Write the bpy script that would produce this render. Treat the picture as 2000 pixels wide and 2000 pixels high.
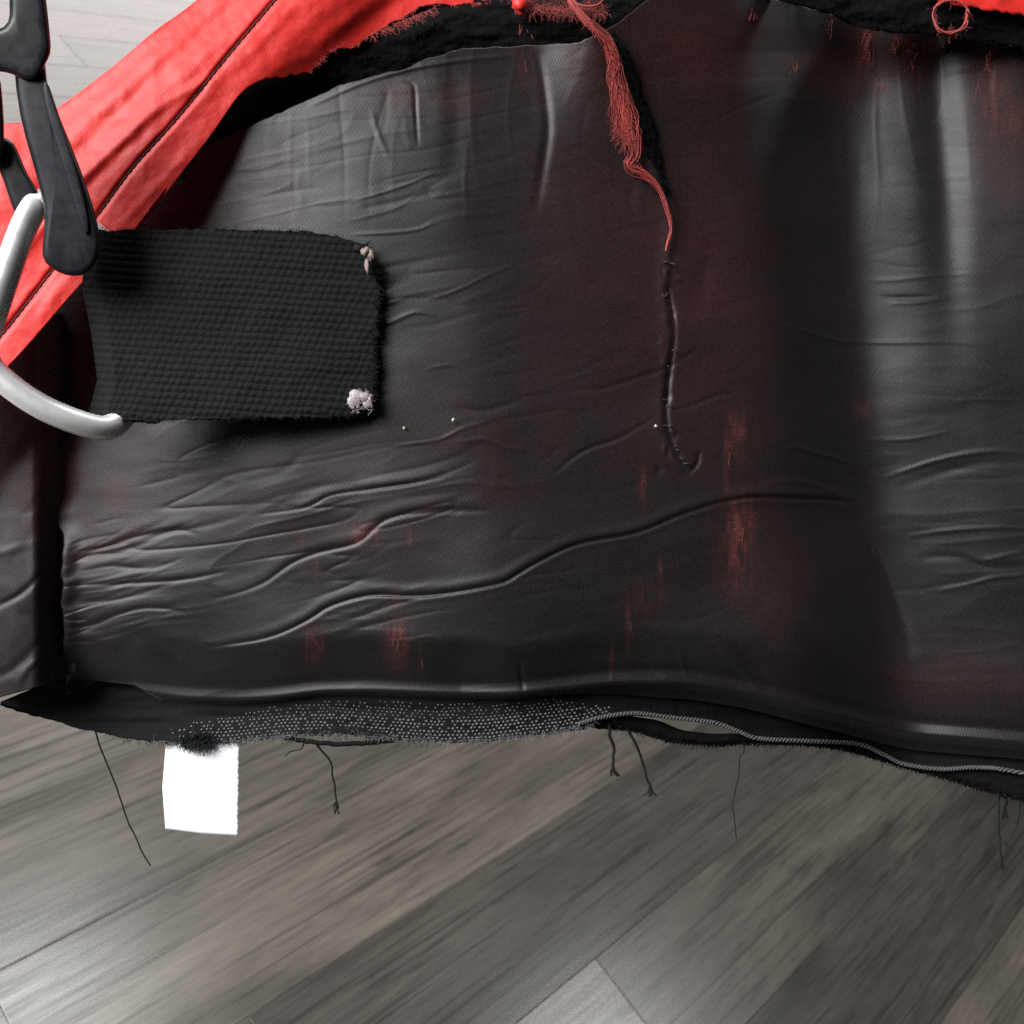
import bpy, math, random
import numpy as np
from mathutils import Matrix, Vector

# ------------------------------------------------------------------ camera, world, lamps, exposure
for o in list(bpy.data.objects):
    bpy.data.objects.remove(o)
S = bpy.context.scene
COL = S.collection
F = 1960.0                                   # focal length in units of a 2000-wide picture
HCAM = 1.14                                  # camera height above the floor
_d = np.array([2000, 635, -1960.]); _d /= np.linalg.norm(_d)
_n = np.array([.36, .715, .6]); _n -= _d * (_n @ _d); _n /= np.linalg.norm(_n)
ROT = np.array([_d, np.cross(_n, _d), _n])   # camera frame -> world (world X runs along the planks)
MCAM = Matrix(ROT.tolist()).to_4x4()
MCAM.translation = (0, 0, HCAM)
cam_d = bpy.data.cameras.new('camera'); cam = bpy.data.objects.new('camera', cam_d); COL.objects.link(cam)
cam.matrix_world = MCAM
cam_d.sensor_width = 36; cam_d.lens = 36 * F / 2000
cam_d.clip_start = .01; cam_d.clip_end = 60
DB = .294                                    # distance of the cloth from the camera
cam_d.dof.use_dof = True; cam_d.dof.focus_distance = DB; cam_d.dof.aperture_fstop = 30
S.camera = cam
S.render.resolution_x = S.render.resolution_y = 1024
S.view_settings.view_transform = 'Standard'; S.view_settings.look = 'None'
S.cycles.use_denoising = False
S.view_settings.exposure = 0; S.view_settings.gamma = 1

W = bpy.data.worlds.new('World'); S.world = W; W.use_nodes = True
W.node_tree.nodes['Background'].inputs[0].default_value = (1, .95, .93, 1)
W.node_tree.nodes['Background'].inputs[1].default_value = .03

def c2w(v):
    return MCAM @ Vector(v)

def area(name, pos, target, size, power, color=(1, 1, 1), size_y=None):
    l = bpy.data.lights.new(name, 'AREA'); l.energy = power; l.color = color
    l.shape = 'RECTANGLE'; l.size = size; l.size_y = size_y or size
    o = bpy.data.objects.new(name, l); COL.objects.link(o)
    o.location = pos
    o.rotation_euler = (Vector(target) - Vector(pos)).to_track_quat('-Z', 'Y').to_euler()
    return o

CB = c2w((0, 0, -DB))
area('window_light', c2w((-1.35, .95, .85)), CB, 1.35, 92, (.98, .99, 1))
area('ceiling_light', (.88, 1.42, 3.0), (.25, .39, 0), .55, 19, (.97, 1, 1), .4)
area('ceiling_light', (2.63, -.04, 3.0), (.75, .0, 0), .55, 15, (.97, 1, 1), .4)
area('far_window_light', (3.25, 6.05, 1.42), (1.5, 2.75, 0), 2.8, 66, (1, .94, .93), 1.9)

# ------------------------------------------------------------------ helpers
rnd = random.Random(7)
rng = np.random.default_rng(11)
PX = .15e-3                                  # metres per pixel on the cloth

def loc(x, y, z):
    """pixel-scale cloth coordinates plus height z in mm -> metres in the cloth's own frame"""
    x = np.asarray(x, float); y = np.asarray(y, float); z = np.asarray(z, float) * 1e-3
    k = PX * (1 - z / DB)
    return np.stack(np.broadcast_arrays((x - 1000) * k, (1000 - y) * k, z), -1)

def mesh_obj(name, verts, faces, mat, parent=None, smooth=True, kind=None):
    me = bpy.data.meshes.new(name)
    verts = np.asarray(verts, np.float32).reshape(-1, 3)
    if isinstance(faces, np.ndarray):
        nf, k = faces.shape
        me.vertices.add(len(verts)); me.vertices.foreach_set('co', verts.ravel())
        me.loops.add(nf * k); me.loops.foreach_set('vertex_index', faces.astype(np.int32).ravel())
        me.polygons.add(nf); me.polygons.foreach_set('loop_start', np.arange(0, nf * k, k, dtype=np.int32))
        me.update(calc_edges=True)
    else:
        me.from_pydata(verts.tolist(), [], faces); me.update()
    if smooth:
        me.polygons.foreach_set('use_smooth', np.ones(len(me.polygons), bool))
    me.materials.append(mat)
    o = bpy.data.objects.new(name, me); COL.objects.link(o)
    if parent is not None: o.parent = parent
    if kind: o['kind'] = kind
    return o

def grid_faces(nr, nc, flip=False):
    i = np.arange(nr * nc).reshape(nr, nc)
    q = np.stack([i[:-1, :-1], i[1:, :-1], i[1:, 1:], i[:-1, 1:]], -1).reshape(-1, 4)
    return q[:, ::-1] if flip else q

def sheet(name, x, y, z, mat, parent, attrs=None, thick=.35, rim=True):
    """a cloth sheet from 2-D arrays, with a real thickness"""
    nr, nc = x.shape
    o = mesh_obj(name, loc(x, y, z), grid_faces(nr, nc), mat, parent)
    for k, a in (attrs or {}).items():
        at = o.data.attributes.new(k, 'FLOAT', 'POINT')
        at.data.foreach_set('value', np.asarray(a, np.float32).ravel())
    if thick:
        m = o.modifiers.new('thickness', 'SOLIDIFY'); m.thickness = thick * 1e-3; m.offset = -1
    return o

def curve(pts, n):
    """Catmull-Rom through points, n samples"""
    p = np.asarray(pts, float)
    if len(p) == 2:
        t = np.linspace(0, 1, n)[:, None]; return p[0] * (1 - t) + p[1] * t
    q = np.vstack([2 * p[0] - p[1], p, 2 * p[-1] - p[-2]])
    seg = np.r_[0, np.cumsum(np.linalg.norm(np.diff(p[:, :2], axis=0), axis=1))]
    u = np.linspace(0, seg[-1], n)
    k = np.clip(np.searchsorted(seg, u, 'right') - 1, 0, len(p) - 2)
    t = ((u - seg[k]) / (seg[k + 1] - seg[k]))[:, None]
    a, b, c, d = q[k], q[k + 1], q[k + 2], q[k + 3]
    return .5 * (2 * b + (c - a) * t + (2 * a - 5 * b + 4 * c - d) * t**2 + (3 * b - a - 3 * c + d) * t**3)

def smooth_interp(x, xs, ys, s=25.):
    """piecewise linear table, rounded"""
    g = np.arange(min(xs) - 400, max(xs) + 400, 5.)
    v = np.interp(g, xs, ys)
    k = np.exp(-.5 * (np.arange(-60, 61) * 5 / s)**2); k /= k.sum()
    v = np.convolve(np.pad(v, 60, 'edge'), k, 'valid')
    return np.interp(x, g, v)

def vnoise(x, y, seed=0):
    r = np.random.default_rng(seed).random((257, 257)) * 2 - 1
    xi = np.floor(x).astype(int); yi = np.floor(y).astype(int)
    fx = x - xi; fy = y - yi
    fx = fx * fx * (3 - 2 * fx); fy = fy * fy * (3 - 2 * fy)
    g = lambda a, b: r[a % 257, b % 257]
    return (g(xi, yi) * (1 - fx) + g(xi + 1, yi) * fx) * (1 - fy) + (g(xi, yi + 1) * (1 - fx) + g(xi + 1, yi + 1) * fx) * fy

def fbm(x, y, seed=0, octv=4):
    s = 0; a = 1
    for i in range(octv):
        s = s + a * vnoise(x * 2**i, y * 2**i, seed + i); a *= .5
    return s / 1.9

def sstep(a, b, x):
    t = np.clip((x - a) / (b - a), 0, 1); return t * t * (3 - 2 * t)

def path_dist(x, y, pts):
    """signed distance (positive below the path when it runs left to right) and position 0..1 along it"""
    c = curve(pts, max(8, 6 * len(pts)))
    best = np.full(x.shape, 1e9); sd = np.zeros(x.shape); tt = np.zeros(x.shape)
    n = len(c) - 1
    for i in range(n):
        a, b = c[i], c[i + 1]; d = b - a; L2 = d @ d + 1e-9
        t = np.clip(((x - a[0]) * d[0] + (y - a[1]) * d[1]) / L2, 0, 1)
        ex = x - a[0] - t * d[0]; ey = y - a[1] - t * d[1]
        q = ex * ex + ey * ey
        m = q < best
        best = np.where(m, q, best)
        sd = np.where(m, np.sign(d[0] * (y - a[1]) - d[1] * (x - a[0])), sd)
        tt = np.where(m, (i + t) / n, tt)
    return np.sqrt(best) * sd, tt

def wrinkle(z, x, y, pts, w, amp, kind='v', taper=.6):
    """press one crease (v: groove with a lip below it, r: ridge, g: plain groove) into height field z"""
    p = np.asarray(pts, float); m = 7 * w + 6
    sel = (x > p[:, 0].min() - m) & (x < p[:, 0].max() + m) & (y > p[:, 1].min() - m) & (y < p[:, 1].max() + m)
    if not sel.any(): return
    d, t = path_dist(x[sel], y[sel], pts)
    tp = np.clip(np.sin(np.pi * np.clip(t, 0.001, .999)), 0, 1)**taper
    if kind == 'v':
        f = -.8 * np.exp(-(d / (.6 * w))**2) + .15 * np.exp(-((d - 1.5 * w) / (1.0 * w))**2) + .42 * np.exp(-((d + 2.2 * w) / (2.0 * w))**2)
    elif kind == 'r':
        f = np.exp(-(d / (.75 * w))**2)
    elif kind == 's':                         # step: higher below the path
        f = .5 * (1 + np.tanh(d / w)) * np.exp(-(np.clip(d, 0, None) / (6 * w))**2)
    else:
        f = -np.exp(-(d / w)**2)
    z[sel] += (.46 if kind == 'r' else .56) * amp * tp * f

class Tubes:
    """many slender round strands gathered into one mesh"""
    def __init__(s): s.v = []; s.f = []; s.n = 0
    def add(s, pts, rad, sides=5):
        p = np.asarray(pts, float); n = len(p)
        r = np.broadcast_to(np.asarray(rad, float), (n,))
        t = np.gradient(p, axis=0); t /= np.linalg.norm(t, axis=1)[:, None] + 1e-12
        up = np.array([0.13, .21, .97])
        a = np.cross(t, up); a /= np.linalg.norm(a, axis=1)[:, None] + 1e-12
        b = np.cross(t, a)
        th = np.arange(sides) * 2 * np.pi / sides
        ring = p[:, None] + r[:, None, None] * (np.cos(th)[None, :, None] * a[:, None] + np.sin(th)[None, :, None] * b[:, None])
        s.v.append(ring.reshape(-1, 3))
        i = np.arange(n * sides).reshape(n, sides) + s.n
        j = np.roll(i, -1, 1)
        s.f.append(np.stack([i[:-1], j[:-1], j[1:], i[1:]], -1).reshape(-1, 4))
        s.n += n * sides
        if sides > 3:                         # close both ends to a point
            for e, q in ((0, p[0] - t[0] * r[0] * .6), (n - 1, p[-1] + t[-1] * r[-1] * .6)):
                s.v.append(q[None]); c = s.n; s.n += 1
                k = i[e]; kk = j[e]
                s.f.append(np.stack([k, kk, np.full(sides, c), np.full(sides, c)], -1))
    def build(s, name, mat, parent, kind=None):
        v = np.vstack(s.v); f = np.vstack(s.f)
        faces = [tuple(q[:3]) if q[2] == q[3] else tuple(q) for q in f.tolist()]
        return mesh_obj(name, v, faces, mat, parent, True, kind)

def fuzz(T, x, y, z, n, length, rad, ang=None, spread=1.2, seed=0, curl=.6):
    """n short curled fibres rooted at random points among the given ones (px / mm units)"""
    r = random.Random(seed)
    x = np.ravel(x); y = np.ravel(y); z = np.asarray(z, float).ravel(); z = z if z.size == x.size else np.full(x.size, z[0])
    for _ in range(n):
        k = r.uniform(0, len(x) - 1); i = int(k); f = k - i; j = min(i + 1, len(x) - 1)
        px, py, pz = (x[i] * (1 - f) + x[j] * f, y[i] * (1 - f) + y[j] * f, z[i] * (1 - f) + z[j] * f)
        a = (r.uniform(0, 6.283) if ang is None else ang + r.gauss(0, spread * .5))
        L = length * r.uniform(.4, 1.4); pts = []
        dz = r.uniform(-.5, .8)
        for s_ in range(5):
            pts.append((px, py, pz)); a += r.gauss(0, curl)
            px += math.cos(a) * L / 4; py += math.sin(a) * L / 4; pz += dz * L * .15 / 4
        q = np.array(pts)
        T.add(loc(q[:, 0], q[:, 1], q[:, 2]), rad * 1e-3, 3)

def thing(name, label, cat, mat_world, group=None):
    o = bpy.data.objects.new(name, None); COL.objects.link(o)
    o.matrix_world = mat_world; o['label'] = label; o['category'] = cat
    o.empty_display_size = .02
    if group: o['group'] = group
    return o

# ------------------------------------------------------------------ materials
def new_mat(name):
    m = bpy.data.materials.new(name); m.use_nodes = True
    nt = m.node_tree; b = nt.nodes['Principled BSDF']
    return m, nt, b, (lambda t, **k: _node(nt, t, k)), nt.links.new

def _node(nt, t, k):
    n = nt.nodes.new(t)
    for a, v in k.items():
        if a in ('ins',):
            for i, w in v.items(): n.inputs[i].default_value = w
        else: setattr(n, a, v)
    return n

def mixc(N, L, fac, a, b, mode='MIX'):
    m = N('ShaderNodeMix', data_type='RGBA', blend_type=mode)
    for s, v in ((0, fac), (6, a), (7, b)):
        if isinstance(v, (int, float)): m.inputs[s].default_value = v
        elif isinstance(v, tuple): m.inputs[s].default_value = (*v, 1)
        else: L(v, m.inputs[s])
    return m.outputs[2]

def math_(N, L, op, a, b=None):
    m = N('ShaderNodeMath', operation=op)
    for i, v in enumerate((a, b)):
        if v is None: continue
        if isinstance(v, (int, float)): m.inputs[i].default_value = v
        else: L(v, m.inputs[i])
    return m.outputs[0]

def ramp(N, L, fac, stops):
    r = N('ShaderNodeValToRGB'); e = r.color_ramp.elements
    while len(e) < len(stops): e.new(.5)
    for k, (p, c) in zip(e, stops):
        k.position = p; k.color = (*c, 1) if isinstance(c, tuple) else (c, c, c, 1)
    L(fac, r.inputs[0]); return r.outputs[0]

def mapped(N, L, scale, rot=(0, 0, 0), src='Object'):
    tc = N('ShaderNodeTexCoord'); mp = N('ShaderNodeMapping')
    mp.inputs['Scale'].default_value = scale; mp.inputs['Rotation'].default_value = rot
    L(tc.outputs[src], mp.inputs[0]); return mp.outputs[0]

def noise(N, L, vec, scale, detail=4, rough=.6, dist=0):
    n = N('ShaderNodeTexNoise'); n.inputs['Scale'].default_value = scale; n.inputs['Detail'].default_value = detail
    n.inputs['Roughness'].default_value = rough; n.inputs['Distortion'].default_value = dist
    if vec is not None: L(vec, n.inputs['Vector'])
    return n.outputs['Fac']

def weave(N, L, period, rot, stretch=1.):
    """a twill: diagonal bands; returns height 0..1"""
    v = mapped(N, L, (1, stretch, 1), (0, 0, rot))
    w = N('ShaderNodeTexWave', wave_type='BANDS', bands_direction='X', wave_profile='SIN')
    w.inputs['Scale'].default_value = .314 / period; w.inputs['Distortion'].default_value = 1.2
    w.inputs['Detail'].default_value = 2; w.inputs['Detail Scale'].default_value = .6
    L(v, w.inputs[0]); return w.outputs['Fac']

def bump(N, L, b, h, strength, dist, prev=None):
    bp = N('ShaderNodeBump'); bp.inputs['Strength'].default_value = strength; bp.inputs['Distance'].default_value = dist
    L(h, bp.inputs['Height'])
    if prev is not None: L(prev, bp.inputs['Normal'])
    L(bp.outputs[0], b.inputs['Normal']); return bp.outputs[0]

def lining_material():
    m, nt, b, N, L = new_mat('black_lining_cloth')
    at = N('ShaderNodeAttribute', attribute_name='wear').outputs['Fac']
    th = N('ShaderNodeAttribute', attribute_name='red_glow').outputs['Fac']
    v = mapped(N, L, (1, 1, 1))
    n1 = noise(N, L, v, 1700, 3, .75)
    n2 = noise(N, L, v, 30, 4, .6)
    col = mixc(N, L, n2, (.0078, .0068, .0073), (.0125, .0105, .0112))
    col = mixc(N, L, th, col, (.036, .0108, .0106))  # red glow of light through the cloth, mixed into the base colour
    col = mixc(N, L, 1.0, col, ramp(N, L, n1, [(.28, .3), (.72, 1.8)]), 'MULTIPLY')
    vt = mapped(N, L, (2600, 160, 1))
    thr = noise(N, L, vt, 1, 2, .6)
    rung = noise(N, L, mapped(N, L, (300, 2600, 1)), 1, 2, .6)
    thr = math_(N, L, 'MAXIMUM', thr, rung)
    fac = math_(N, L, 'MULTIPLY', at, ramp(N, L, thr, [(.44, .1), (.66, 1.)]))
    col = mixc(N, L, fac, col, (.17, .042, .036))
    L(col, b.inputs['Base Color'])
    L(ramp(N, L, n2, [(.3, .40), (.7, .48)]), b.inputs['Roughness'])
    b.inputs['Specular IOR Level'].default_value = .38
    b.inputs['Sheen Weight'].default_value = .05; b.inputs['Sheen Roughness'].default_value = .5
    w = weave(N, L, .00075, math.radians(22))
    p = bump(N, L, b, n2, .04, .0015)
    p = bump(N, L, b, n1, .3, .00015, p)
    bump(N, L, b, w, .10, .00010, p)
    return m

def red_material(name='red_nylon', base=(.72, .022, .015)):
    m, nt, b, N, L = new_mat(name)
    v = mapped(N, L, (1, 1, 1))
    n1 = noise(N, L, v, 1100, 3, .7); n2 = noise(N, L, v, 60, 4)
    col = mixc(N, L, n2, tuple(c * .88 for c in base), tuple(c * 1.08 for c in base))
    col = mixc(N, L, 1.0, col, ramp(N, L, n1, [(.25, .8), (.75, 1.15)]), 'MULTIPLY')
    L(col, b.inputs['Base Color'])
    b.inputs['Roughness'].default_value = .5
    b.inputs['Specular IOR Level'].default_value = .42
    b.inputs['Sheen Weight'].default_value = .15; b.inputs['Sheen Roughness'].default_value = .45
    b.inputs['Sheen Tint'].default_value = (1, .75, .75, 1)
    w = weave(N, L, .0008, math.radians(-25))
    p = bump(N, L, b, n2, .3, .0012)
    bump(N, L, b, w, .14, .00012, p)
    return m

def plain(name, col, rough=.6, spec=.5, var=.3, scale=700, bmp=.3, bdist=.0003, metal=0, sheen=0):
    m, nt, b, N, L = new_mat(name)
    v = mapped(N, L, (1, 1, 1)); n1 = noise(N, L, v, scale, 4, .65)
    c = mixc(N, L, n1, tuple(x * (1 - var) for x in col), tuple(min(1, x * (1 + var)) for x in col))
    L(c, b.inputs['Base Color'])
    L(ramp(N, L, n1, [(.3, max(.02, rough - .07)), (.7, min(1, rough + .07))]), b.inputs['Roughness'])
    b.inputs['Specular IOR Level'].default_value = spec; b.inputs['Metallic'].default_value = metal
    b.inputs['Sheen Weight'].default_value = sheen
    bump(N, L, b, n1, bmp, bdist)
    return m

def plank_material(name, tone, knot=None):
    m, nt, b, N, L = new_mat(name)
    tc = N('ShaderNodeTexCoord'); oi = N('ShaderNodeObjectInfo')
    cx = N('ShaderNodeCombineXYZ')
    L(math_(N, L, 'MULTIPLY', oi.outputs['Random'], 37.), cx.inputs[0])
    L(math_(N, L, 'MULTIPLY', oi.outputs['Random'], 91.), cx.inputs[1])
    ad = N('ShaderNodeVectorMath', operation='ADD'); L(tc.outputs['Object'], ad.inputs[0]); L(cx.outputs[0], ad.inputs[1])
    def st(sx, sy):
        mp = N('ShaderNodeMapping'); mp.inputs['Scale'].default_value = (sx, sy, 1); L(ad.outputs[0], mp.inputs[0]); return mp.outputs[0]
    broad = noise(N, L, st(2.2, 11), 1, 5, .6, .6)
    grain = noise(N, L, st(5.5, 105), 1, 6, .68, .5)
    fine = noise(N, L, st(30, 420), 1, 4, .7)
    pores = noise(N, L, st(16, 150), 1, 3, .75, .3)
    c = ramp(N, L, broad, [(.30, tuple(t * .6 for t in tone)), (.5, tone), (.68, tuple(t * 1.35 for t in tone))])
    c = mixc(N, L, 1., c, ramp(N, L, grain, [(.33, .60), (.44, .92), (.52, 1.0), (.66, 1.2)]), 'MULTIPLY')
    lines = noise(N, L, st(3.0, 170), 1, 3, .6, .3)
    c = mixc(N, L, .75, c, ramp(N, L, lines, [(.34, .38), (.45, 1.)]), 'MULTIPLY')
    streak = noise(N, L, st(5, 40), 1, 4, .6, .4)
    c = mixc(N, L, .85, c, ramp(N, L, streak, [(.32, .66), (.42, 1.)]), 'MULTIPLY')
    c = mixc(N, L, .6, c, ramp(N, L, fine, [(.3, .68), (.7, 1.22)]), 'MULTIPLY')
    c = mixc(N, L, .8, c, ramp(N, L, pores, [(.22, .45), (.36, 1.)]), 'MULTIPLY')
    h = grain
    if knot:
        sub = N('ShaderNodeVectorMath', operation='SUBTRACT'); L(tc.outputs['Object'], sub.inputs[0]); sub.inputs[1].default_value = knot
        mp = N('ShaderNodeMapping'); mp.inputs['Scale'].default_value = (1, 2.1, 1); L(sub.outputs[0], mp.inputs[0])
        ln = N('ShaderNodeVectorMath', operation='LENGTH'); L(mp.outputs[0], ln.inputs[0])
        w = N('ShaderNodeTexWave', wave_type='RINGS', rings_direction='SPHERICAL')
        w.inputs['Scale'].default_value = 26; w.inputs['Distortion'].default_value = 5; w.inputs['Detail'].default_value = 3
        w.inputs['Detail Scale'].default_value = 2.5
        L(mp.outputs[0], w.inputs[0])
        mask = ramp(N, L, math_(N, L, 'MULTIPLY', ln.outputs['Value'], 5.), [(.35, 1.), (.75, 0.)])
        kc = ramp(N, L, w.outputs['Fac'], [(.1, tuple(t * 1.0 for t in tone)), (.8, tuple(t * 1.35 for t in tone))])
        c = mixc(N, L, mask, c, mixc(N, L, .45, kc, c))
    L(c, b.inputs['Base Color'])
    L(ramp(N, L, grain, [(.3, .30), (.7, .20)]), b.inputs['Roughness'])
    b.inputs['Specular IOR Level'].default_value = .55
    p = bump(N, L, b, grain, .12, .0004)
    bump(N, L, b, fine, .15, .0002, p)
    return m

M_LIN = lining_material()
M_RED = red_material()
M_FRAY = red_material('red_frayed_fibre', (.42, .060, .050))
M_DULL = red_material('dull_red_fibre', (.22, .05, .045))
M_TORN = plain('black_torn_padding', (.0045, .004, .0045), .9, .1, .5, 500, .6, .0006)
M_TAPE = plain('black_tape', (.0045, .0045, .005), .75, .14, .4, 1500, .5, .0003)
M_NUB = plain('grey_weave_yarn', (.17, .17, .165), .55, .4, .3, 900, .2, .0002)
M_CORD = plain('grey_overlock_yarn', (.10, .10, .10), .7, .3, .4, 1500, .4, .0002)
M_BLK = plain('black_thread', (.014, .018, .017), .7, .3, .4, 900, .2, .0002)
M_STI = plain('dark_stitch_thread', (.030, .010, .018), .6, .4, .3, 900, .2, .0002)
M_LABEL = plain('white_satin_label', (.90, .91, .93), .5, .4, .02, 900, .05, .0001)
M_WEB = plain('black_webbing_yarn', (.0085, .0092, .0087), .78, .2, .5, 1400, .5, .0003)
M_MELT = plain('melted_pale_nylon', (.44, .38, .39), .5, .5, .35, 500, .5, .0006)
M_PLA = plain('black_plastic', (.007, .008, .011), .42, .42, .2, 350, .04, .0003)
M_METAL = plain('brushed_nickel_wire', (.97, .98, .97), .4, .5, .02, 300, .02, .0001, metal=.5)
M_LINT = plain('pale_lint', (.6, .6, .42), .8, .3, .2)

# ------------------------------------------------------------------ floor
FL = bpy.data.objects.new('floor', None); COL.objects.link(FL); FL['kind'] = 'structure'; FL['label'] = 'grey brown wood plank floor running diagonally below the bag'
sub_m = plain('dark_underlay', (.03, .028, .026), .8)
def box(x0, x1, y0, y1, z0, z1):
    v = [(x0, y0, z0), (x1, y0, z0), (x1, y1, z0), (x0, y1, z0), (x0, y0, z1), (x1, y0, z1), (x1, y1, z1), (x0, y1, z1)]
    return v, [(3, 2, 1, 0), (4, 5, 6, 7), (0, 1, 5, 4), (1, 2, 6, 5), (2, 3, 7, 6), (3, 0, 4, 7)]
v, f = box(-3, 7, -3, 8, -.03, -.0085)
mesh_obj('subfloor', v, f, sub_m, FL, False)
PW, PL = .176, 1.22
def plank_mesh(mat):
    g = .00018; bv = .0009; bd = .0004; hx = PL / 2; hy = PW / 2
    lv = [(0, -.008), (0, -bd), (bv, 0)]
    vs = []; fs = []
    for ins, z in lv:
        for sx, sy in ((-1, -1), (1, -1), (1, 1), (-1, 1)):
            vs.append((sx * (hx - g - ins), sy * (hy - g - ins), z))
    for k in range(2):
        for i in range(4):
            j = (i + 1) % 4
            fs.append((k * 4 + i, k * 4 + j, k * 4 + 4 + j, k * 4 + 4 + i))
    fs.append((8, 9, 10, 11))
    me = bpy.data.meshes.new('plank'); me.from_pydata(vs, [], fs); me.update(); me.materials.append(mat); return me
tones = [(.150, .132, .112), (.101, .090, .077), (.204, .182, .158), (.140, .125, .106), (.180, .157, .131)]
pmeshes = [plank_mesh(plank_material('weathered_oak_vinyl', t)) for t in tones]
JX = .825
xs_off = {0: JX, -1: .90, -2: .97, 1: .42, 2: .22, 3: -.35, 4: -.55}
pr = random.Random(5)
tone_row = {0: 1, 1: 3, 2: 0, 3: 2, -1: 0}
for r in range(-6, 20):
    off = xs_off[r] if -2 <= r <= 4 else pr.uniform(-.6, .6)
    # row r spans Y from .092 + (r-1)*PW to .092 + r*PW
    yc = .092 + (r - .5) * PW
    for c in range(-2, 5):
        xc = off + (c + .5) * PL
        if xc < -1.6 or xc > 5.2: continue
        k = pr.randrange(5)
        if r == 1 and c == 0: k = 1
        if r == 2 and c == 0: k = 4
        if r == 3 and c in (-1, 0): k = 0
        if r == 4: k = 2
        if r == 0 and c == 0: k = 3
        me = pmeshes[k]
        if r == 0 and c == -1:
            me = plank_mesh(plank_material('weathered_oak_vinyl_knot', tones[2], (.53, .05, 0)))
        o = bpy.data.objects.new('plank', me); COL.objects.link(o); o.parent = FL
        o.location = (xc, yc, pr.uniform(-.0002, .0002))

# ------------------------------------------------------------------ the bag
MB_ = MCAM.copy(); MB_.translation = CB
BAG = thing('torn_bag', 'torn red fabric bag turned open to its worn black lining, held above the wood floor', 'bag', MB_)

HEM = [(-200, 1330), (120, 1352), (250, 1345), (362, 1361), (466, 1364), (543, 1359), (621, 1348), (725, 1346), (880, 1353), (1000, 1353), (1129, 1338),
       (1207, 1330), (1336, 1330), (1466, 1351), (1569, 1379), (1673, 1405), (1776, 1431), (1880, 1439), (2000, 1449), (2400, 1500)]
HEM = np.array(HEM, float)
def hem_y(x): return smooth_interp(x, HEM[:, 0], HEM[:, 1], 22)

def macro(x, y):
    """the broad swell of the cloth, mm"""
    dy = np.interp(y, [-300, 100, 400, 800, 1000, 1380, 1600], [-82, -72, -32, 4, 10, 68, 90])
    s = x - dy
    z = smooth_interp(s, [-400, -100, 60, 160, 330, 520, 760, 940, 1150, 1350, 1490, 1540, 1600, 1655, 1685, 1720, 1790, 1920, 2070, 2400],
                      [-16, -14, -15, -11, -5, 2.5, 8, 9.5, 5, -.5, -5, -8.5, -19, -26.5, -27, -24.5, -20, -14, -8.5, -7], 36)
    up = np.clip((150 - y) / 300, 0, 1)
    z = z + 3 * up + 11 * sstep(420, -80, y) * sstep(1030, 1180, x) * sstep(1720, 1560, x)
    z = z + 3 * np.exp(-((x - 1600) / 110)**2 - ((y - 1200) / 220)**2)
    # two soft creases in the right-hand swell
    z = z - 2.2 * np.exp(-((s - 1885 + .05 * (y - 300)) / 38)**2) * sstep(800, 250, y)
    # swelling towards the lower middle and the lobe beside the deep fold
    z = z + 2.2 * np.exp(-((x - 1450) / 140)**2 - ((y - 1250) / 90)**2)
    z = z + 2.0 * np.exp(-((x - 1080) / 200)**2 - ((y - 1120) / 130)**2)
    z = z + 2.2 * np.exp(-((x - 250) / 190)**2 - ((y - 1150) / 110)**2)
    return z

def hem_profile(x, y):
    e = y - hem_y(x)
    wl = np.interp(x, [0, 900, 1300, 1700, 2400], [1, 1, .35, .22, .2])
    z = -9.5 * wl * sstep(-108 + 14 * vnoise(x / 90, x * 0 + .5, 44), 0, e)
    z = z + np.interp(x, [300, 700, 1200, 1700], [.25, .5, .5, .4]) * np.exp(-(e / 7)**2) - .8 * np.exp(-((e + 22) / 10)**2)
    z = z - 7 * sstep(1, 20, e)
    ws = np.interp(x, [1100, 1300], [0, 1])
    z = z + ws * 1.0 * np.exp(-((e - 20) / 8)**2)
    return z

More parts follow.
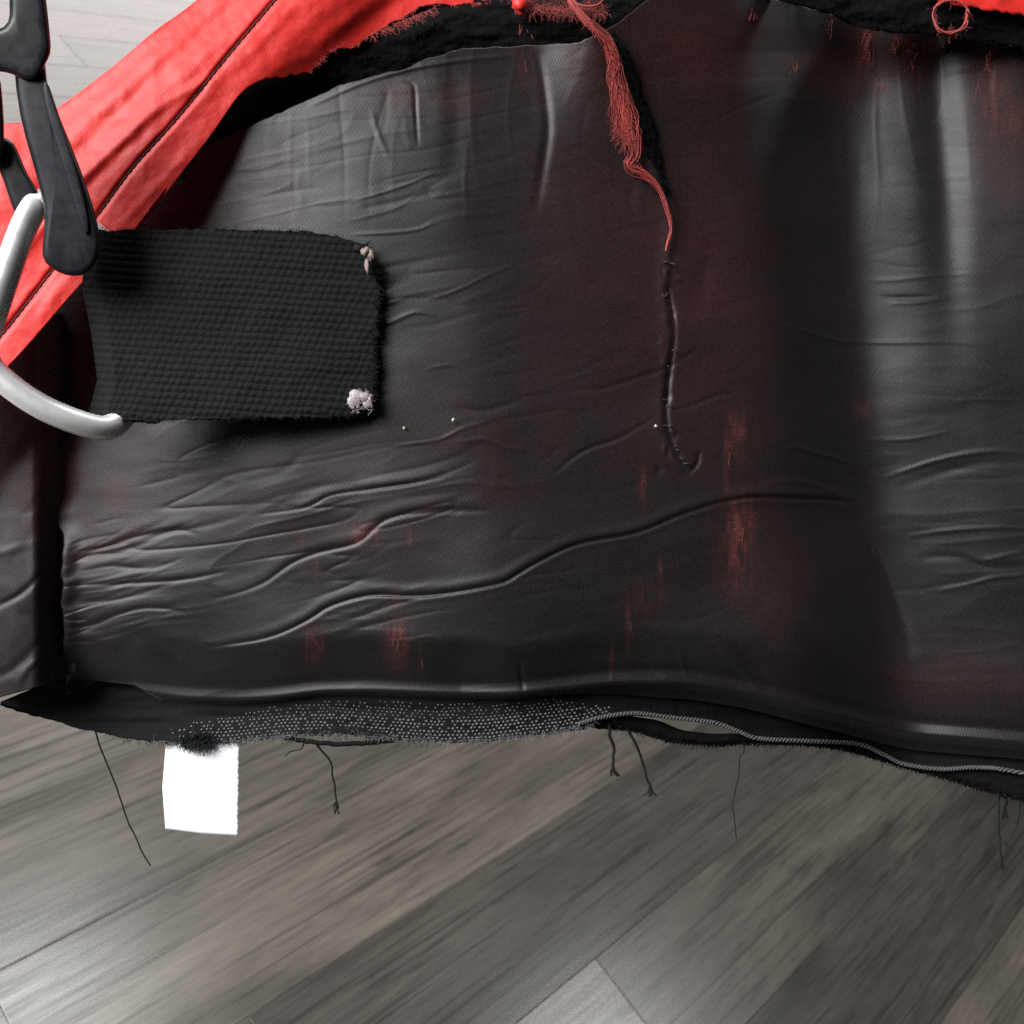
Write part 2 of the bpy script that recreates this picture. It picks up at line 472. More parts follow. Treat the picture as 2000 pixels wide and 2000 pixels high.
def zoom8(p): return [(a / 1.932, 800 + b / 1.932) for a, b in p]
def zr(p): return [(1400 + a / 1.9317, 400 + b / 1.9317) for a, b in p]
def zm(p): return [(700 + a / 2.76, 400 + b / 2.76) for a, b in p]
WR = [
    (zoom8([(760, 900), (1000, 862), (1150, 800), (1250, 740), (1400, 700), (1550, 702), (1700, 690), (1885, 655)]) +
     [(1010, 1122), (1050, 1098), (1130, 1062), (1242, 1040), (1345, 1000), (1449, 973), (1560, 975), (1690, 980)], 6.5, 1.9, 'v', .5),
    (zoom8([(800, 715), (900, 690), (1000, 650), (1100, 580), (1200, 540), (1350, 500), (1450, 420), (1600, 390), (1850, 385)]), 8, 1.0, 'v'),
    (zoom8([(980, 395), (1150, 370), (1250, 322), (1400, 300), (1550, 280), (1700, 243)]), 6, .75, 'v'),
    (zoom8([(320, 545), (500, 485), (650, 455), (760, 470)]), 9, .7, 'v'),
    (zoom8([(330, 665), (500, 655), (700, 640), (860, 608)]), 8, .9, 'v'),
    (zoom8([(240, 825), (350, 812), (450, 772), (560, 748), (700, 760)]), 8, .9, 'v'),
    (zoom8([(245, 880), (300, 875), (380, 880)]), 7, .6, 'v'),
    (zoom8([(240, 790), (290, 795), (330, 790)]), 6, .6, 'v'),
    (zoom8([(300, 610), (420, 590), (560, 600), (700, 560)]), 9, .5, 'v'),
    (zoom8([(430, 905), (520, 870), (600, 890), (690, 930)]), 16, 1.5, 'g'),
    (zoom8([(480, 930), (600, 950), (760, 990), (900, 960)]), 14, .8, 'r'),
    (zoom8([(1480, 137), (1650, 115), (1750, 70), (1860, 38)]), 5, .5, 'r'),
    (zm([(1030, 1470), (1150, 1370), (1250, 1310), (1400, 1260), (1590, 1150)]), 5, .7, 'g'),
    (zm([(1150, 1000), (1300, 995), (1450, 950), (1660, 880), (1850, 760)]), 6, .5, 'g'),
    (zm([(1700, 1110), (1800, 1080), (1932, 1030), (2060, 1010)]), 5, .6, 'g'),
    (zm([(0, 1545), (130, 1520), (300, 1500), (460, 1470)]), 6, .6, 'v'),
    (zm([(120, 1690), (300, 1650), (500, 1640), (700, 1645)]), 7, .6, 'v'),
    (zm([(530, 1280), (680, 1265), (800, 1310), (930, 1330)]), 8, .6, 'r'),
    (zm([(520, 1090), (650, 1110), (780, 1085), (900, 1040)]), 10, .6, 'g'),
    (zm([(-40, 160), (180, 150), (330, 130), (410, 95)]), 5, .6, 'r'),
    (zm([(-60, 90), (60, 60), (200, 20), (330, -60)]), 5, .3, 'r'),
    (zm([(360, 520), (480, 480), (590, 435), (700, 380), (860, 310)]), 5, .5, 'r'),
    (zm([(80, 670), (180, 630), (310, 580), (420, 600)]), 6, .6, 'r'),
    (zm([(90, 560), (150, 535), (260, 500)]), 5, .5, 'r'),
    (zm([(360, 890), (430, 872), (560, 860)]), 5, .3, 'r'),
    ([(690, 392), (740, 378), (790, 362), (850, 338)], 4.5, .6, 'r'),
    ([(700, 410), (770, 395), (860, 372)], 8, .4, 'g'),
    ([(600, 210), (700, 165), (800, 135), (900, 118), (1010, 108)], 7, .8, 'r'),
    ([(790, 160), (808, 168), (812, 220), (816, 285)], 4, .8, 'g'),
    ([(726, 215), (738, 260), (760, 310)], 9, .5, 'r'),
    ([(1050, 100), (1062, 170), (1070, 250), (1060, 330), (1045, 420)], 12, 1.2, 'g'),
    ([(880, 110), (890, 220), (880, 360)], 20, .8, 'g'),
    (zr([(540, 280), (650, 285), (780, 272), (960, 258)]), 6, .5, 'r'),
    (zr([(620, 350), (720, 350), (830, 345)]), 5, .6, 'g'),
    (zr([(650, 372), (740, 370), (850, 357)]), 4.5, .6, 'r'),
    (zr([(230, 455), (300, 462), (380, 492), (470, 514), (620, 520), (860, 518), (1000, 530)]), 5, .7, 'r'),
    (zr([(500, 865), (560, 882), (720, 885), (880, 855)]), 5, .5, 'r'),
    (zr([(630, 1030), (720, 1000), (830, 965), (960, 938), (1080, 930), (1200, 945)]), 7, 1.1, 'r'),
    (zr([(690, 1060), (850, 1010), (1000, 975), (1180, 975)]), 12, .7, 'g'),
    (zr([(720, 1250), (850, 1232), (960, 1222), (1080, 1218), (1220, 1230)]), 6.5, 1.0, 'r'),
    (zr([(760, 1330), (900, 1330), (1040, 1370), (1220, 1360)]), 10, 1.0, 'g'),
    (zr([(1010, 1340), (1080, 1325), (1160, 1310)]), 6, .8, 'r'),
    (zr([(840, 1455), (960, 1430), (1060, 1405), (1220, 1395)]), 6.5, .9, 'r'),
    (zr([(900, 740), (1000, 735), (1159, 738)]), 6, .4, 'r'),
    (zr([(240, 930), (300, 915), (380, 940), (450, 955), (540, 990)]), 8, .9, 'r'),
    (zr([(150, 1060), (300, 1045), (420, 1075), (560, 1140)]), 9, .8, 'r'),
    (zr([(-20, 1150), (40, 1128), (120, 1104), (300, 1104), (420, 1110), (520, 1128)]), 6, 1.0, 'v'),
    (zr([(200, 1480), (330, 1590), (430, 1670), (540, 1760)]), 30, 1.6, 'r'),
    (zr([(480, 1150), (560, 1260), (640, 1400), (700, 1560), (740, 1720)]), 16, 1.6, 'g'),
    (zr([(0, 1690), (60, 1720), (120, 1780), (170, 1840)]), 10, 1.2, 'r'),
    (zr([(60, 1660), (150, 1740), (220, 1820)]), 9, 1.0, 'g'),
    (zr([(640, 1840), (690, 1890), (720, 1940)]), 6, .8, 'r'),
    ([(1015, 1290), (1018, 1320), (1022, 1350)], 6, .9, 'g'),
    ([(1190, 1285), (1194, 1310), (1196, 1330)], 4, .4, 'r'),
    ([(1330, 1270), (1334, 1300), (1340, 1325)], 6, .5, 'r'),
    ([(640, 1290), (760, 1270), (880, 1290), (1010, 1280)], 16, .8, 'g'),
    ([(1060, 1210), (1200, 1225), (1330, 1210), (1420, 1225)], 16, .5, 'g'),
    # the unpicked seam down the middle
    ([(1275, 250), (1285, 330), (1318, 420), (1308, 520), (1303, 590), (1318, 640), (1310, 720), (1302, 800), (1312, 860), (1345, 925)], 4.5, 1.3, 's', .3),
    ([(1303, 560), (1316, 640), (1308, 720), (1300, 800), (1310, 860), (1343, 922)], 7, 2.0, 'g', .3),
    ([(1345, 925), (1362, 905), (1366, 880)], 5, 1.2, 'g', .3),
    ([(1238, 90), (1258, 180), (1272, 250), (1290, 330), (1300, 380)], 8, 1.6, 's', .4),
    ([(1390, 470), (1370, 560), (1360, 620)], 22, .9, 'g', .5),
]
mr = random.Random(21)
for _ in range(150):                          # the many slight creases of handled nylon
    x0 = mr.uniform(130, 2250); y0 = mr.uniform(150, 1330); L_ = mr.uniform(50, 190)
    sl = (-.24 if x0 < 1450 else -.03) + mr.gauss(0, .12)
    if 1180 < x0 < 1650 and mr.random() < .5: continue
    WR.append(([(x0, y0), (x0 + L_ * .35, y0 + L_ * .35 * sl + mr.gauss(0, 5)), (x0 + L_ * .7, y0 + L_ * .7 * sl + mr.gauss(0, 5)), (x0 + L_, y0 + L_ * sl)],
               mr.uniform(5, 11), mr.uniform(.05, .2), mr.choice('rvg')))
for _ in range(40):
    x0 = mr.uniform(420, 2250); y0 = mr.uniform(80, 500); L_ = mr.uniform(60, 200)
    WR.append(([(x0, y0), (x0 + mr.gauss(4, 8), y0 + L_ * .5), (x0 + mr.gauss(5, 14), y0 + L_)], mr.uniform(8, 20), mr.uniform(.06, .25), mr.choice('rg')))
for _ in range(26):                           # puckers gathered at the left-hand corner
    y0 = mr.uniform(1060, 1310); L_ = mr.uniform(80, 260)
    WR.append(([(130, y0), (130 + L_ * .4, y0 - 12 + mr.gauss(0, 6)), (130 + L_, y0 - L_ * .25 + mr.gauss(0, 10))], mr.uniform(5, 10), mr.uniform(.12, .4), mr.choice('vrg')))

def blob(x, y, cx, cy, rx, ry): return np.exp(-((x - cx) / rx)**2 - ((y - cy) / ry)**2)

TOP = np.array([(-300, 640), (60, 560), (270, 370), (400, 285), (480, 250), (582, 205), (660, 168), (735, 146), (792, 134), (830, 116), (903, 95), (1011, 90), (1130, 84), (1200, 50),
                (1280, -12), (1440, -14), (1530, 2), (1608, 20), (1698, 54), (1825, 66), (2000, 90), (2400, 150)], float)
def top_y(x): return smooth_interp(x, TOP[:, 0], TOP[:, 1], 9)

NR, NC = 470, 740
vv = np.linspace(0, 1, NR)[:, None] * np.ones((1, NC))
uu = np.ones((NR, 1)) * np.linspace(0, 1, NC)[None]
yl = 560 + vv * 790
xl = np.interp(yl, [500, 900, 1030, 1080, 1150, 1250, 1352], [96, 104, 112, 124, 120, 124, 134]) + 4 * vnoise(yl / 18, yl * 0 + .3, 4)
LX = xl + uu * (2300 - xl)
# lower edge: a pointed tatter at the left, then a flap folded under the hem
def bot_y(x): return np.where(x < 190, np.interp(x, [90, 134, 150, 190], [1345, 1356, 1350, 1330]), np.interp(x, [190, 260, 330, 380], [1330, 1340, 1380, 0]) if False else np.minimum(hem_y(x) + np.interp(x, [1100, 1300], [15, 34]), np.interp(x, [190, 260, 330, 420, 2500], [1330, 1338, 1375, 1415, 1700])))
ty = top_y(LX) + 3 * fbm(LX / 22, LX * 0, 9); by = bot_y(LX)
LY = ty + vv * (by - ty)
LZ = macro(LX, LY) + hem_profile(LX, LY)
LZ += 1.2 * fbm(LX / 260, LY / 190, 3, 2) + .16 * fbm(LX / 120, LY / 50, 17, 2) + .015 * fbm(LX / 30, LY / 12, 27, 2)
def ridged(x, y, along, across, ang, seed, k=6.):
    along *= 1.9
    c_, s_ = math.cos(ang), math.sin(ang)
    u = x * c_ + y * s_; v = -x * s_ + y * c_
    v = v + 26 * fbm(u / 260, v / 190, seed + 50, 2)
    n_ = vnoise(u / along, v / across, seed) + .35 * vnoise(u / along * 2.1, v / across * 2.1, seed + 1)
    return np.exp(-k * np.abs(n_)) * sstep(-.45, .5, vnoise(u / 170, v / 120, seed + 2))
mk1 = np.clip(.25 + 1.0 * blob(LX, LY, 300, 1130, 380, 160) + .7 * blob(LX, LY, 800, 1000, 400, 220) + .55 * blob(LX, LY, 760, 430, 200, 260), 0, 1.1) * sstep(1560, 1380, LX)
LZ += .22 * mk1 * ridged(LX, LY, 210, 46, -.24, 101, 7) - .26 * mk1 * ridged(LX, LY, 160, 38, -.20, 111, 8)
mk2 = sstep(1640, 1760, LX) * (.35 + .8 * blob(LX, LY, 1900, 980, 300, 220) + .4 * blob(LX, LY, 1850, 560, 300, 150))
LZ += .20 * mk2 * ridged(LX, LY, 220, 55, -.04, 121, 8) - .16 * mk2 * ridged(LX, LY, 160, 48, .02, 131, 8)
mk3 = sstep(520, 200, LY) * sstep(300, 500, LX)
LZ += .13 * mk3 * ridged(LX, LY, 190, 60, 1.55, 141, 6) - .15 * mk3 * ridged(LX, LY, 190, 70, 1.6, 151, 6)
mk4 = sstep(1150, 1290, LY) * sstep(1300, 1280, LY - 40)
LZ += .25 * mk4 * ridged(LX, LY, 200, 40, .02, 161, 7)
edge = np.exp(-((LX - xl) / 26)**2)
LZ += 2.4 * edge * sstep(1000, 1090, LY) - 5 * edge * sstep(1010, 940, LY)
for w in WR: wrinkle(LZ, LX, LY, w[0], w[1] * (.8 if w[1] < 15 else 1), w[2] * .82, *w[3:])
for _ in range(26):                           # ragged thread stubs of the unpicked seam
    sx = 1300 + mr.uniform(-18, 30) ; sy = mr.uniform(500, 925)
    LZ += mr.uniform(-.4, .3) * blob(LX, LY, sx, sy, mr.uniform(4, 8), mr.uniform(4, 14))
wear = np.zeros_like(LX)
for cx, cy, rx, ry, a in [(1436, 850, 14, 36, .6), (1450, 840, 5, 45, .5), (1420, 900, 6, 55, .45), (1445, 1030, 22, 50, .85), (1430, 1080, 20, 40, .6), (1440, 1100, 35, 70, .25),
                          (612, 1262, 18, 36, .55), (776, 1255, 22, 46, .6), (770, 1190, 14, 30, .25), (715, 1040, 24, 16, .55), (700, 1055, 12, 12, .4), (590, 1080, 4, 26, .4),
                          (617, 1115, 4, 26, .4), (820, 1290, 5, 26, .5), (800, 1055, 4, 20, .25), (1255, 940, 7, 35, .4), (1290, 1125, 5, 34, .4), (1228, 1215, 6, 30, .45), (1255, 1170, 40, 35, .18),
                          (1228, 1255, 4, 24, .4), (1195, 1290, 4, 30, .35), (1690, 800, 26, 20, .14), (1550, 120, 16, 10, .4), (557, 290, 5, 30, .35), (1020, 130, 9, 26, .4),
                          (1696, 72, 15, 26, 1.0), (1685, 112, 14, 32, .7), (1754, 82, 15, 16, 1.2), (1785, 108, 24, 26, .85), (1620, 50, 8, 26, .5), (1612, 85, 8, 10, .4), (1725, 170, 14, 12, .5),
                          (1940, 175, 26, 80, .45), (1975, 230, 30, 40, .25), (1850, 95, 60, 14, .3), (1480, 45, 60, 30, .16), (1340, 85, 30, 20, .2)]:
    wear = np.maximum(wear, a * blob(LX, LY, cx, cy, rx, ry))
wear = np.clip(wear * (1.0 + .9 * vnoise(LX / 5, LY / 30, 5)), 0, 1)
red_glow = 1.0 * blob(LX, LY, 380, 370, 190, 130) + .75 * blob(LX, LY, 170, 950, 130, 190) + .6 * blob(LX, LY, 1230, 480, 260, 330) + 1.1 * blob(LX, LY, 1400, 90, 300, 110) \
    + .45 * blob(LX, LY, 1440, 600, 170, 400) + .75 * blob(LX, LY, 1960, 220, 90, 230) + .6 * blob(LX, LY, 1720, 120, 170, 60) + .5 * blob(LX, LY, 1560, 1120, 120, 160) + .35 * blob(LX, LY, 720, 900, 500, 200) \
    + .6 * blob(LX, LY, 760, 190, 200, 40) + .35 * blob(LX, LY, 1850, 1330, 220, 80)
red_glow = np.clip(.8 * red_glow * (1 + .5 * fbm(LX / 60, LY / 60, 41)), 0, 1)  # patches of red light bleeding through from the shell, painted as colour
lin = sheet('lining', LX, LY, LZ, M_LIN, BAG, {'wear': wear, 'red_glow': red_glow})

# the neighbouring lining panel at the far left, tucked under the first
n1, n2 = 260, 110
v1 = np.linspace(0, 1, n1)[:, None] * np.ones((1, n2)); u1 = np.ones((n1, 1)) * np.linspace(0, 1, n2)[None]
X = -260 + u1 * 410
yb = np.interp(X, [-260, -100, 0, 60, 100, 150], [1400, 1382, 1362, 1346, 1333, 1312])
Y = 640 - .25 * (X + 0) + v1 * (yb - 640 + .25 * X)
Z = -14 + 8 * sstep(-260, 60, X) - 10 * sstep(62, 140, X) - 4 * sstep(-40, -260, X) + .7 * fbm(X / 120, Y / 150, 8) + 2.0 * blob(X, Y, 20, 1180, 90, 160)
for w in [([(-40, 1200), (40, 1160), (90, 1110)], 6, .8, 'g'), ([(-60, 1330), (20, 1310), (90, 1240)], 10, .8, 'g'), ([(30, 1345), (60, 1300), (115, 1270)], 8, .6, 'r'),
          ([(60, 1000), (75, 1100), (60, 1200)], 26, 1.2, 'r'), ([(-100, 1120), (0, 1080), (70, 1060)], 12, .5, 'r')]: wrinkle(Z, X, Y, *w)
th = np.clip(.9 * sstep(1150, 850, Y) + .2, 0, 1)  # painted red glow, fading down the panel
sheet('side_panel', X, Y, Z, M_LIN, BAG, {'wear': X * 0, 'red_glow': th})

# outer fabric behind the lining: the bag's back wall
n1, n2 = 60, 100
v1 = np.linspace(0, 1, n1)[:, None] * np.ones((1, n2)); u1 = np.ones((n1, 1)) * np.linspace(0, 1, n2)[None]
X = 150 + u1 * 2100; Y0 = np.interp(X, TOP[:, 0], TOP[:, 1]) + 60; Y = Y0 + v1 * (hem_y(X) - 60 - Y0)
sheet('back_panel', X, Y, macro(X, Y) - 26 + 2 * fbm(X / 200, Y / 200, 77), M_RED, BAG, thick=.5)

# black selvedge tape along the lower edge
TL = np.array([(0, 1372), (60, 1394), (150, 1421), (240, 1441), (326, 1453), (450, 1450), (564, 1438), (660, 1436), (766, 1444), (860, 1450), (950, 1447), (1000, 1441), (1080, 1432), (1155, 1420), (1175, 1404), (1238, 1394),
               (1310, 1402), (1393, 1412), (1440, 1428), (1481, 1443), (1570, 1447), (1673, 1454), (1725, 1474), (1766, 1493), (1838, 1503), (1911, 1500), (2000, 1511), (2350, 1570)], float)
def tape_z(x): return macro(x, hem_y(x)) - 13.0
n1, n2 = 46, 760
v1 = np.linspace(0, 1, n1)[:, None] * np.ones((1, n2)); u1 = np.ones((n1, 1)) * np.linspace(0, 1, n2)[None]
X = 1 + u1 * 2320
lo = smooth_interp(X, TL[:, 0], TL[:, 1], 9) + 2.0 * vnoise(X / 7, X * 0 + .5, 6)
hi = np.interp(X, [0, 60, 180, 340, 420], [1371, 1346, 1296, 1320, 1340]); hi = np.where(X > 420, hem_y(X) - 16, hi)
Y = hi + v1 * (lo - hi)
Z = tape_z(X) - 2 + 4.5 * v1**1.5 + .5 * fbm(X / 60, Y / 20, 12) - .5 * vnoise(X / 140, Y / 14, 15)
wrinkle(Z, X, Y, [(560, 1434), (660, 1428), (770, 1436)], 6, -1.6, 'g'); 
TAPE = sheet('selvedge_tape', X, Y, Z, M_TAPE, BAG, thick=.8)

# light nubs of the tape's open weave
nv, nf, cnt = [], [], 0
octa = np.array([(1, 0, 0), (0, 1, 0), (-1, 0, 0), (0, -1, 0), (0, 0, 1.)])
of = [(0, 1, 4), (1, 2, 4), (2, 3, 4), (3, 0, 4)]
for row in range(12):
    for c in range(130):
        x = 330 + c * 8.6 + (row % 2) * 4.3 + mr.gauss(0, .6)
        if x > 1190: continue
        lo_ = float(smooth_interp(np.array([x]), TL[:, 0], TL[:, 1], 9)[0]); hi_ = float(hem_y(np.array([x]))[0])
        y = lo_ - 7 - row * 6.6 + mr.gauss(0, .5)
        if y < hi_ + 22 + max(0, (520 - x) * .2) + max(0, (x - 1080) * .25): continue
        pr_ = .99 - .03 * row - (.5 if x < 395 else 0)
        if mr.random() > pr_ - (.12 if fbm(np.array([x / 60]), np.array([y / 20]), 31)[0] < -.15 else 0): continue
        vq = (y - hi_ + 16) / (lo_ - hi_ + 16)
        z = float(tape_z(np.array([x]))[0]) - 2 + 4.5 * vq**1.5 + .5 * fbm(np.array([x / 60]), np.array([y / 20]), 12)[0] - .5 * vnoise(np.array([x / 140]), np.array([y / 14]), 15)[0] + .12
        s = mr.uniform(2.0, 2.8) * (1.15 if row < 6 else .85)
        q = octa * np.array([s, s * .8, s * .15 * .9])
        nv.append(loc(x + q[:, 0], y - q[:, 1], z + q[:, 2])); nf += [tuple(k + cnt for k in t) for t in of]; cnt += 5
mesh_obj('weave_nub', np.vstack(nv), nf, M_NUB, TAPE, True, 'stuff')

# loose lower strip and twisted overlock cord
lowstrip = np.array([(1150, 1421), (1233, 1429), (1310, 1451), (1393, 1459), (1455, 1454), (1560, 1455), (1647, 1465), (1700, 1480), (1766, 1501), (1854, 1524), (1930, 1548), (2000, 1567), (2330, 1680)], float)
upstrip = np.array([(1150, 1400), (1230, 1398), (1285, 1406), (1331, 1426), (1388, 1433), (1440, 1432), (1481, 1440), (1570, 1440), (1660, 1446), (1725, 1468), (1766, 1487), (1838, 1497), (1911, 1494), (2000, 1505), (2330, 1580)], float)
n1, n2 = 16, 420
v1 = np.linspace(0, 1, n1)[:, None] * np.ones((1, n2)); u1 = np.ones((n1, 1)) * np.linspace(0, 1, n2)[None]
X = 1150 + u1 * 1180
a = smooth_interp(X, upstrip[:, 0], upstrip[:, 1], 8); b = smooth_interp(X, lowstrip[:, 0], lowstrip[:, 1], 8) + 2.2 * vnoise(X / 6, X * 0 + 3.5, 8)
Y = a + v1 * (b - a)
Z = tape_z(X) - .5 + 1.2 * np.sin(v1 * np.pi) + .5 * fbm(X / 30, Y / 10, 14)
sheet('loose_edge_strip', X, Y, Z, M_TAPE, BAG, thick=.8)
cp = curve([(1130, 1414), (1170, 1402), (1238, 1393), (1310, 1401), (1393, 1411), (1440, 1427), (1481, 1442), (1570, 1447), (1673, 1453), (1725, 1473), (1766, 1492), (1838, 1502), (1911, 1499), (2000, 1510), (2330, 1575)], 1100)
T = Tubes(); s_ = np.arange(1100) * 1.13
for ph in (0, math.pi):
    w = 2 * np.pi * s_ / 13 + ph
    th_ = np.gradient(cp, axis=0); th_ /= np.linalg.norm(th_, axis=1)[:, None]
    ox, oy = -th_[:, 1], th_[:, 0]
    T.add(loc(cp[:, 0] + ox * 2.6 * np.cos(w), cp[:, 1] + oy * 2.6 * np.cos(w), tape_z(cp[:, 0]) + 3.4 + .45 * np.sin(w)), .00036, 6)
T.build('overlock_cord', M_CORD, BAG)
T = Tubes()                                    # little hooked overlock loops on the strip's lower edge
for x in np.arange(1300, 2000, 7.5):
    y = float(smooth_interp(np.array([x]), lowstrip[:, 0], lowstrip[:, 1], 8)[0]); z = float(tape_z(np.array([x]))[0])
    q = np.array([(x - 4, y - 9, z + 1.2), (x - 1, y - 4, z + 1.6), (x + 1, y + mr.uniform(0, 3), z + .8), (x + 3, y - 2, z - .2)])
    T.add(loc(q[:, 0], q[:, 1], q[:, 2]), .00026, 4)
T.build('overlock_loop', M_TAPE, BAG, 'stuff')
# narrow loop torn away below the tape
T = Tubes()
q = curve([(556, 1440, 1), (600, 1448, 2), (660, 1453, 2.4), (720, 1451, 2), (772, 1445, 1)], 60)
T.add(loc(q[:, 0], q[:, 1] + 1.2 * vnoise(q[:, 0] / 6, q[:, 0] * 0, 2), tape_z(q[:, 0]) + q[:, 2]), .0007, 6)
T.build('torn_loop', M_TAPE, BAG)
# fuzz on both edges
T = Tubes()
ex = np.linspace(300, 1170, 400); ey = smooth_interp(ex, TL[:, 0], TL[:, 1], 9)
fuzz(T, ex, ey - 3, tape_z(ex) + 3, 900, 11, .055, 1.4, 2.4, 3)
T.build('edge_fuzz', M_NUB, TAPE, 'stuff')
T = Tubes()
ex = np.linspace(200, 2050, 400); ey = np.where(ex < 1200, smooth_interp(ex, TL[:, 0], TL[:, 1], 9), smooth_interp(ex, lowstrip[:, 0], lowstrip[:, 1], 8))
fuzz(T, ex, ey - 2, tape_z(ex) + 2, 900, 12, .06, 1.5, 2.0, 4)
px_, py_ = np.meshgrid(np.linspace(355, 412, 12), np.linspace(1440, 1458, 6))
fuzz(T, px_, py_, tape_z(px_) + 4.0, 420, 17, .10, None, 1, 6)
T.build('dark_fuzz', M_BLK, TAPE, 'stuff')

# white sewn-in label
n1, n2 = 40, 40
v1 = np.linspace(0, 1, n1)[:, None] * np.ones((1, n2)); u1 = np.ones((n1, 1)) * np.linspace(0, 1, n2)[None]
xl_ = np.interp(v1, [-.2, 0, .55, 1], [327, 325, 317, 323]); xr_ = np.interp(v1, [0, 1], [467, 464.5]) + 1.0 * np.sign(np.sin(v1 * 150))
X = xl_ + u1 * (xr_ - xl_); Y = 1440 + v1 * (np.interp(u1, [0, .5, 1], [1619, 1628, 1632.5]) - 1440)
sheet('care_label', X, Y, tape_z(X) + 1.2 - 1.2 * v1 + .8 * np.sin(u1 * 3.1), M_LABEL, BAG, thick=.2)

# loose threads hanging from the lower edge
def thread(pts, r, fray=0, mat=M_BLK, dz=1.0, wob=1.5):
    T = Tubes(); q = curve(pts, 50); z0 = float(tape_z(np.array([pts[0][0]]))[0])
    wv = np.linspace(0, 9, 50); sd = mr.randrange(99)
    q[:, 0] += wob * vnoise(wv, wv * 0 + .5, sd); q[:, 1] += wob * vnoise(wv, wv * 0 + 7.5, sd)
    z = z0 + dz - np.linspace(0, 3, 50)
    T.add(loc(q[:, 0], q[:, 1], z), np.linspace(r, r * .8, 50) * 1e-3, 6)
    for k in range(fray):
        a = mr.gauss(1.57, .22); e = q[-6]
        p = [(e[0], e[1]), (e[0] + 9 * math.cos(a) + mr.gauss(0, 2), e[1] + 9 * math.sin(a)), (e[0] + 20 * math.cos(a) + mr.gauss(0, 4), e[1] + 20 * math.sin(a) + mr.gauss(0, 3))]
        c = curve(p, 8); T.add(loc(c[:, 0], c[:, 1], z[-6]), r * .55e-3, 4)
    return T.build('loose_thread', mat, BAG)
thread([(185, 1425), (198, 1465), (224, 1530), (234, 1560), (252, 1610), (276, 1660), (293, 1691)], .28)
thread([(594, 1448), (588, 1462), (572, 1467), (557, 1476)], .24)
thread([(612, 1446), (625, 1462), (644, 1486), (650, 1520), (656, 1555), (660, 1578)], .33, 5)
thread([(1190, 1415), (1192, 1440), (1199, 1465), (1197, 1490), (1199, 1506)], .55, 3)
thread([(1226, 1424), (1240, 1450), (1254, 1485), (1263, 1520), (1274, 1545)], .48, 6)
thread([(1455, 1452), (1452, 1470), (1445, 1480), (1442, 1520), (1430, 1570), (1434, 1600), (1439, 1638)], .22)
thread([(1951, 1545), (1950, 1590), (1952, 1640), (1956, 1692)], .45, 5)
thread([(1992, 1560), (1988, 1600), (1975, 1635), (1955, 1650)], .3, 2)
thread([(1962, 1552), (1966, 1568), (1962, 1580)], .5, 4)

# red outer shell at the upper left
OUT = [(-330, 420), (-120, 300), (0, 245), (50, 238), (109, 212), (214, 135), (300, 62), (373, 9), (520, -110), (800, -260), (1150, -330)]
INN = [(-330, 1060), (-150, 880), (23, 708), (158, 555), (275, 440), (345, 350), (410, 266), (466, 187), (503, 160), (545, 150), (606, 140), (632, 115), (650, 102), (690, 92), (740, 60), (792, 32), (830, 12), (920, 8), (1003, 3),
       (1012, 26), (1030, 26), (1036, 6), (1070, 22), (1120, 26), (1150, 5), (1200, -40)]
n1, n2 = 150, 520
o_ = curve(OUT, n2); i_ = curve(INN, n2)
# even out the pairing so that columns run roughly across the strip
v1 = np.linspace(0, 1, n1)[:, None]
jag = np.clip((i_[:, 0] - 480) / 60, 0, 1)
i_[:, 1] += jag * 4 * vnoise(i_[:, 0] / 9, i_[:, 0] * 0, 33); i_[:, 0] += jag * 3 * vnoise(i_[:, 0] / 7, i_[:, 0] * 0 + 9, 34)
X = o_[None, :, 0] * (1 - v1) + i_[None, :, 0] * v1; Y = o_[None, :, 1] * (1 - v1) + i_[None, :, 1] * v1
sl = 4.5
def red_base(x, y):
    d, t = path_dist(x, y, [(330, 360), (400, 265), (494, 135), (530, 105), (575, 60), (629, 5), (690, -80)])
    return np.interp(x, [-300, 0, 300, 600, 1100], [13, 13, 12, 8, 3]) - 6 * sstep(0, 130, d), d
Z, ds = red_base(X, Y)
do, _ = path_dist(X, Y, OUT)
Z = Z - 5 * np.exp(-(do / 60)**2)
Z += .8 * fbm(X / 150, Y / 150, 61) + .25 * fbm(X / 40, Y / 40, 62)
for w in [([(560, -90), (470, 0), (400, 60), (298, 154), (200, 250), (120, 330), (60, 400)], 20, 3.2, 'g', .3),
          ([(500, -60), (420, 20), (320, 110), (220, 190), (130, 260)], 30, 2.2, 'r', .3),
          ([(420, 150), (326, 200), (240, 275), (158, 354), (60, 470), (-40, 580)], 14, 2.2, 'r', .3),
          ([(470, 70), (380, 150), (290, 240), (200, 330), (100, 430)], 14, 1.0, 'g', .4),
          ([(300, 300), (340, 250), (400, 190), (470, 110)], 14, .8, 'r'), ([(200, 480), (250, 425), (330, 340), (390, 265)], 12, .7, 'r'),
          ([(180, 230), (215, 235), (260, 225)], 9, .5, 'g'), ([(150, 300), (190, 290), (240, 300)], 9, .6, 'g'), ([(60, 640), (120, 560), (180, 500)], 14, .8, 'r'),
          ([(630, 90), (700, 50), (800, -20)], 16, 1.0, 'g'), ([(560, 130), (620, 90), (720, 10), (800, -40)], 20, 1.2, 'r'), ([(450, 140), (500, 90), (560, 30), (600, -30)], 12, .6, 'r')]:
    wrinkle(Z, X, Y, w[0], w[1] * 1.15, w[2] * .75, *w[3:])
dst, _ = path_dist(X, Y, [(600, -70), (538, 0), (443, 112), (349, 228), (261, 326), (186, 426), (102, 529), (9, 648), (-80, 750)])
Z -= .7 * np.exp(-(dst / 6)**2)
RED = sheet('red_shell', X, Y, Z, M_RED, BAG, thick=.4)
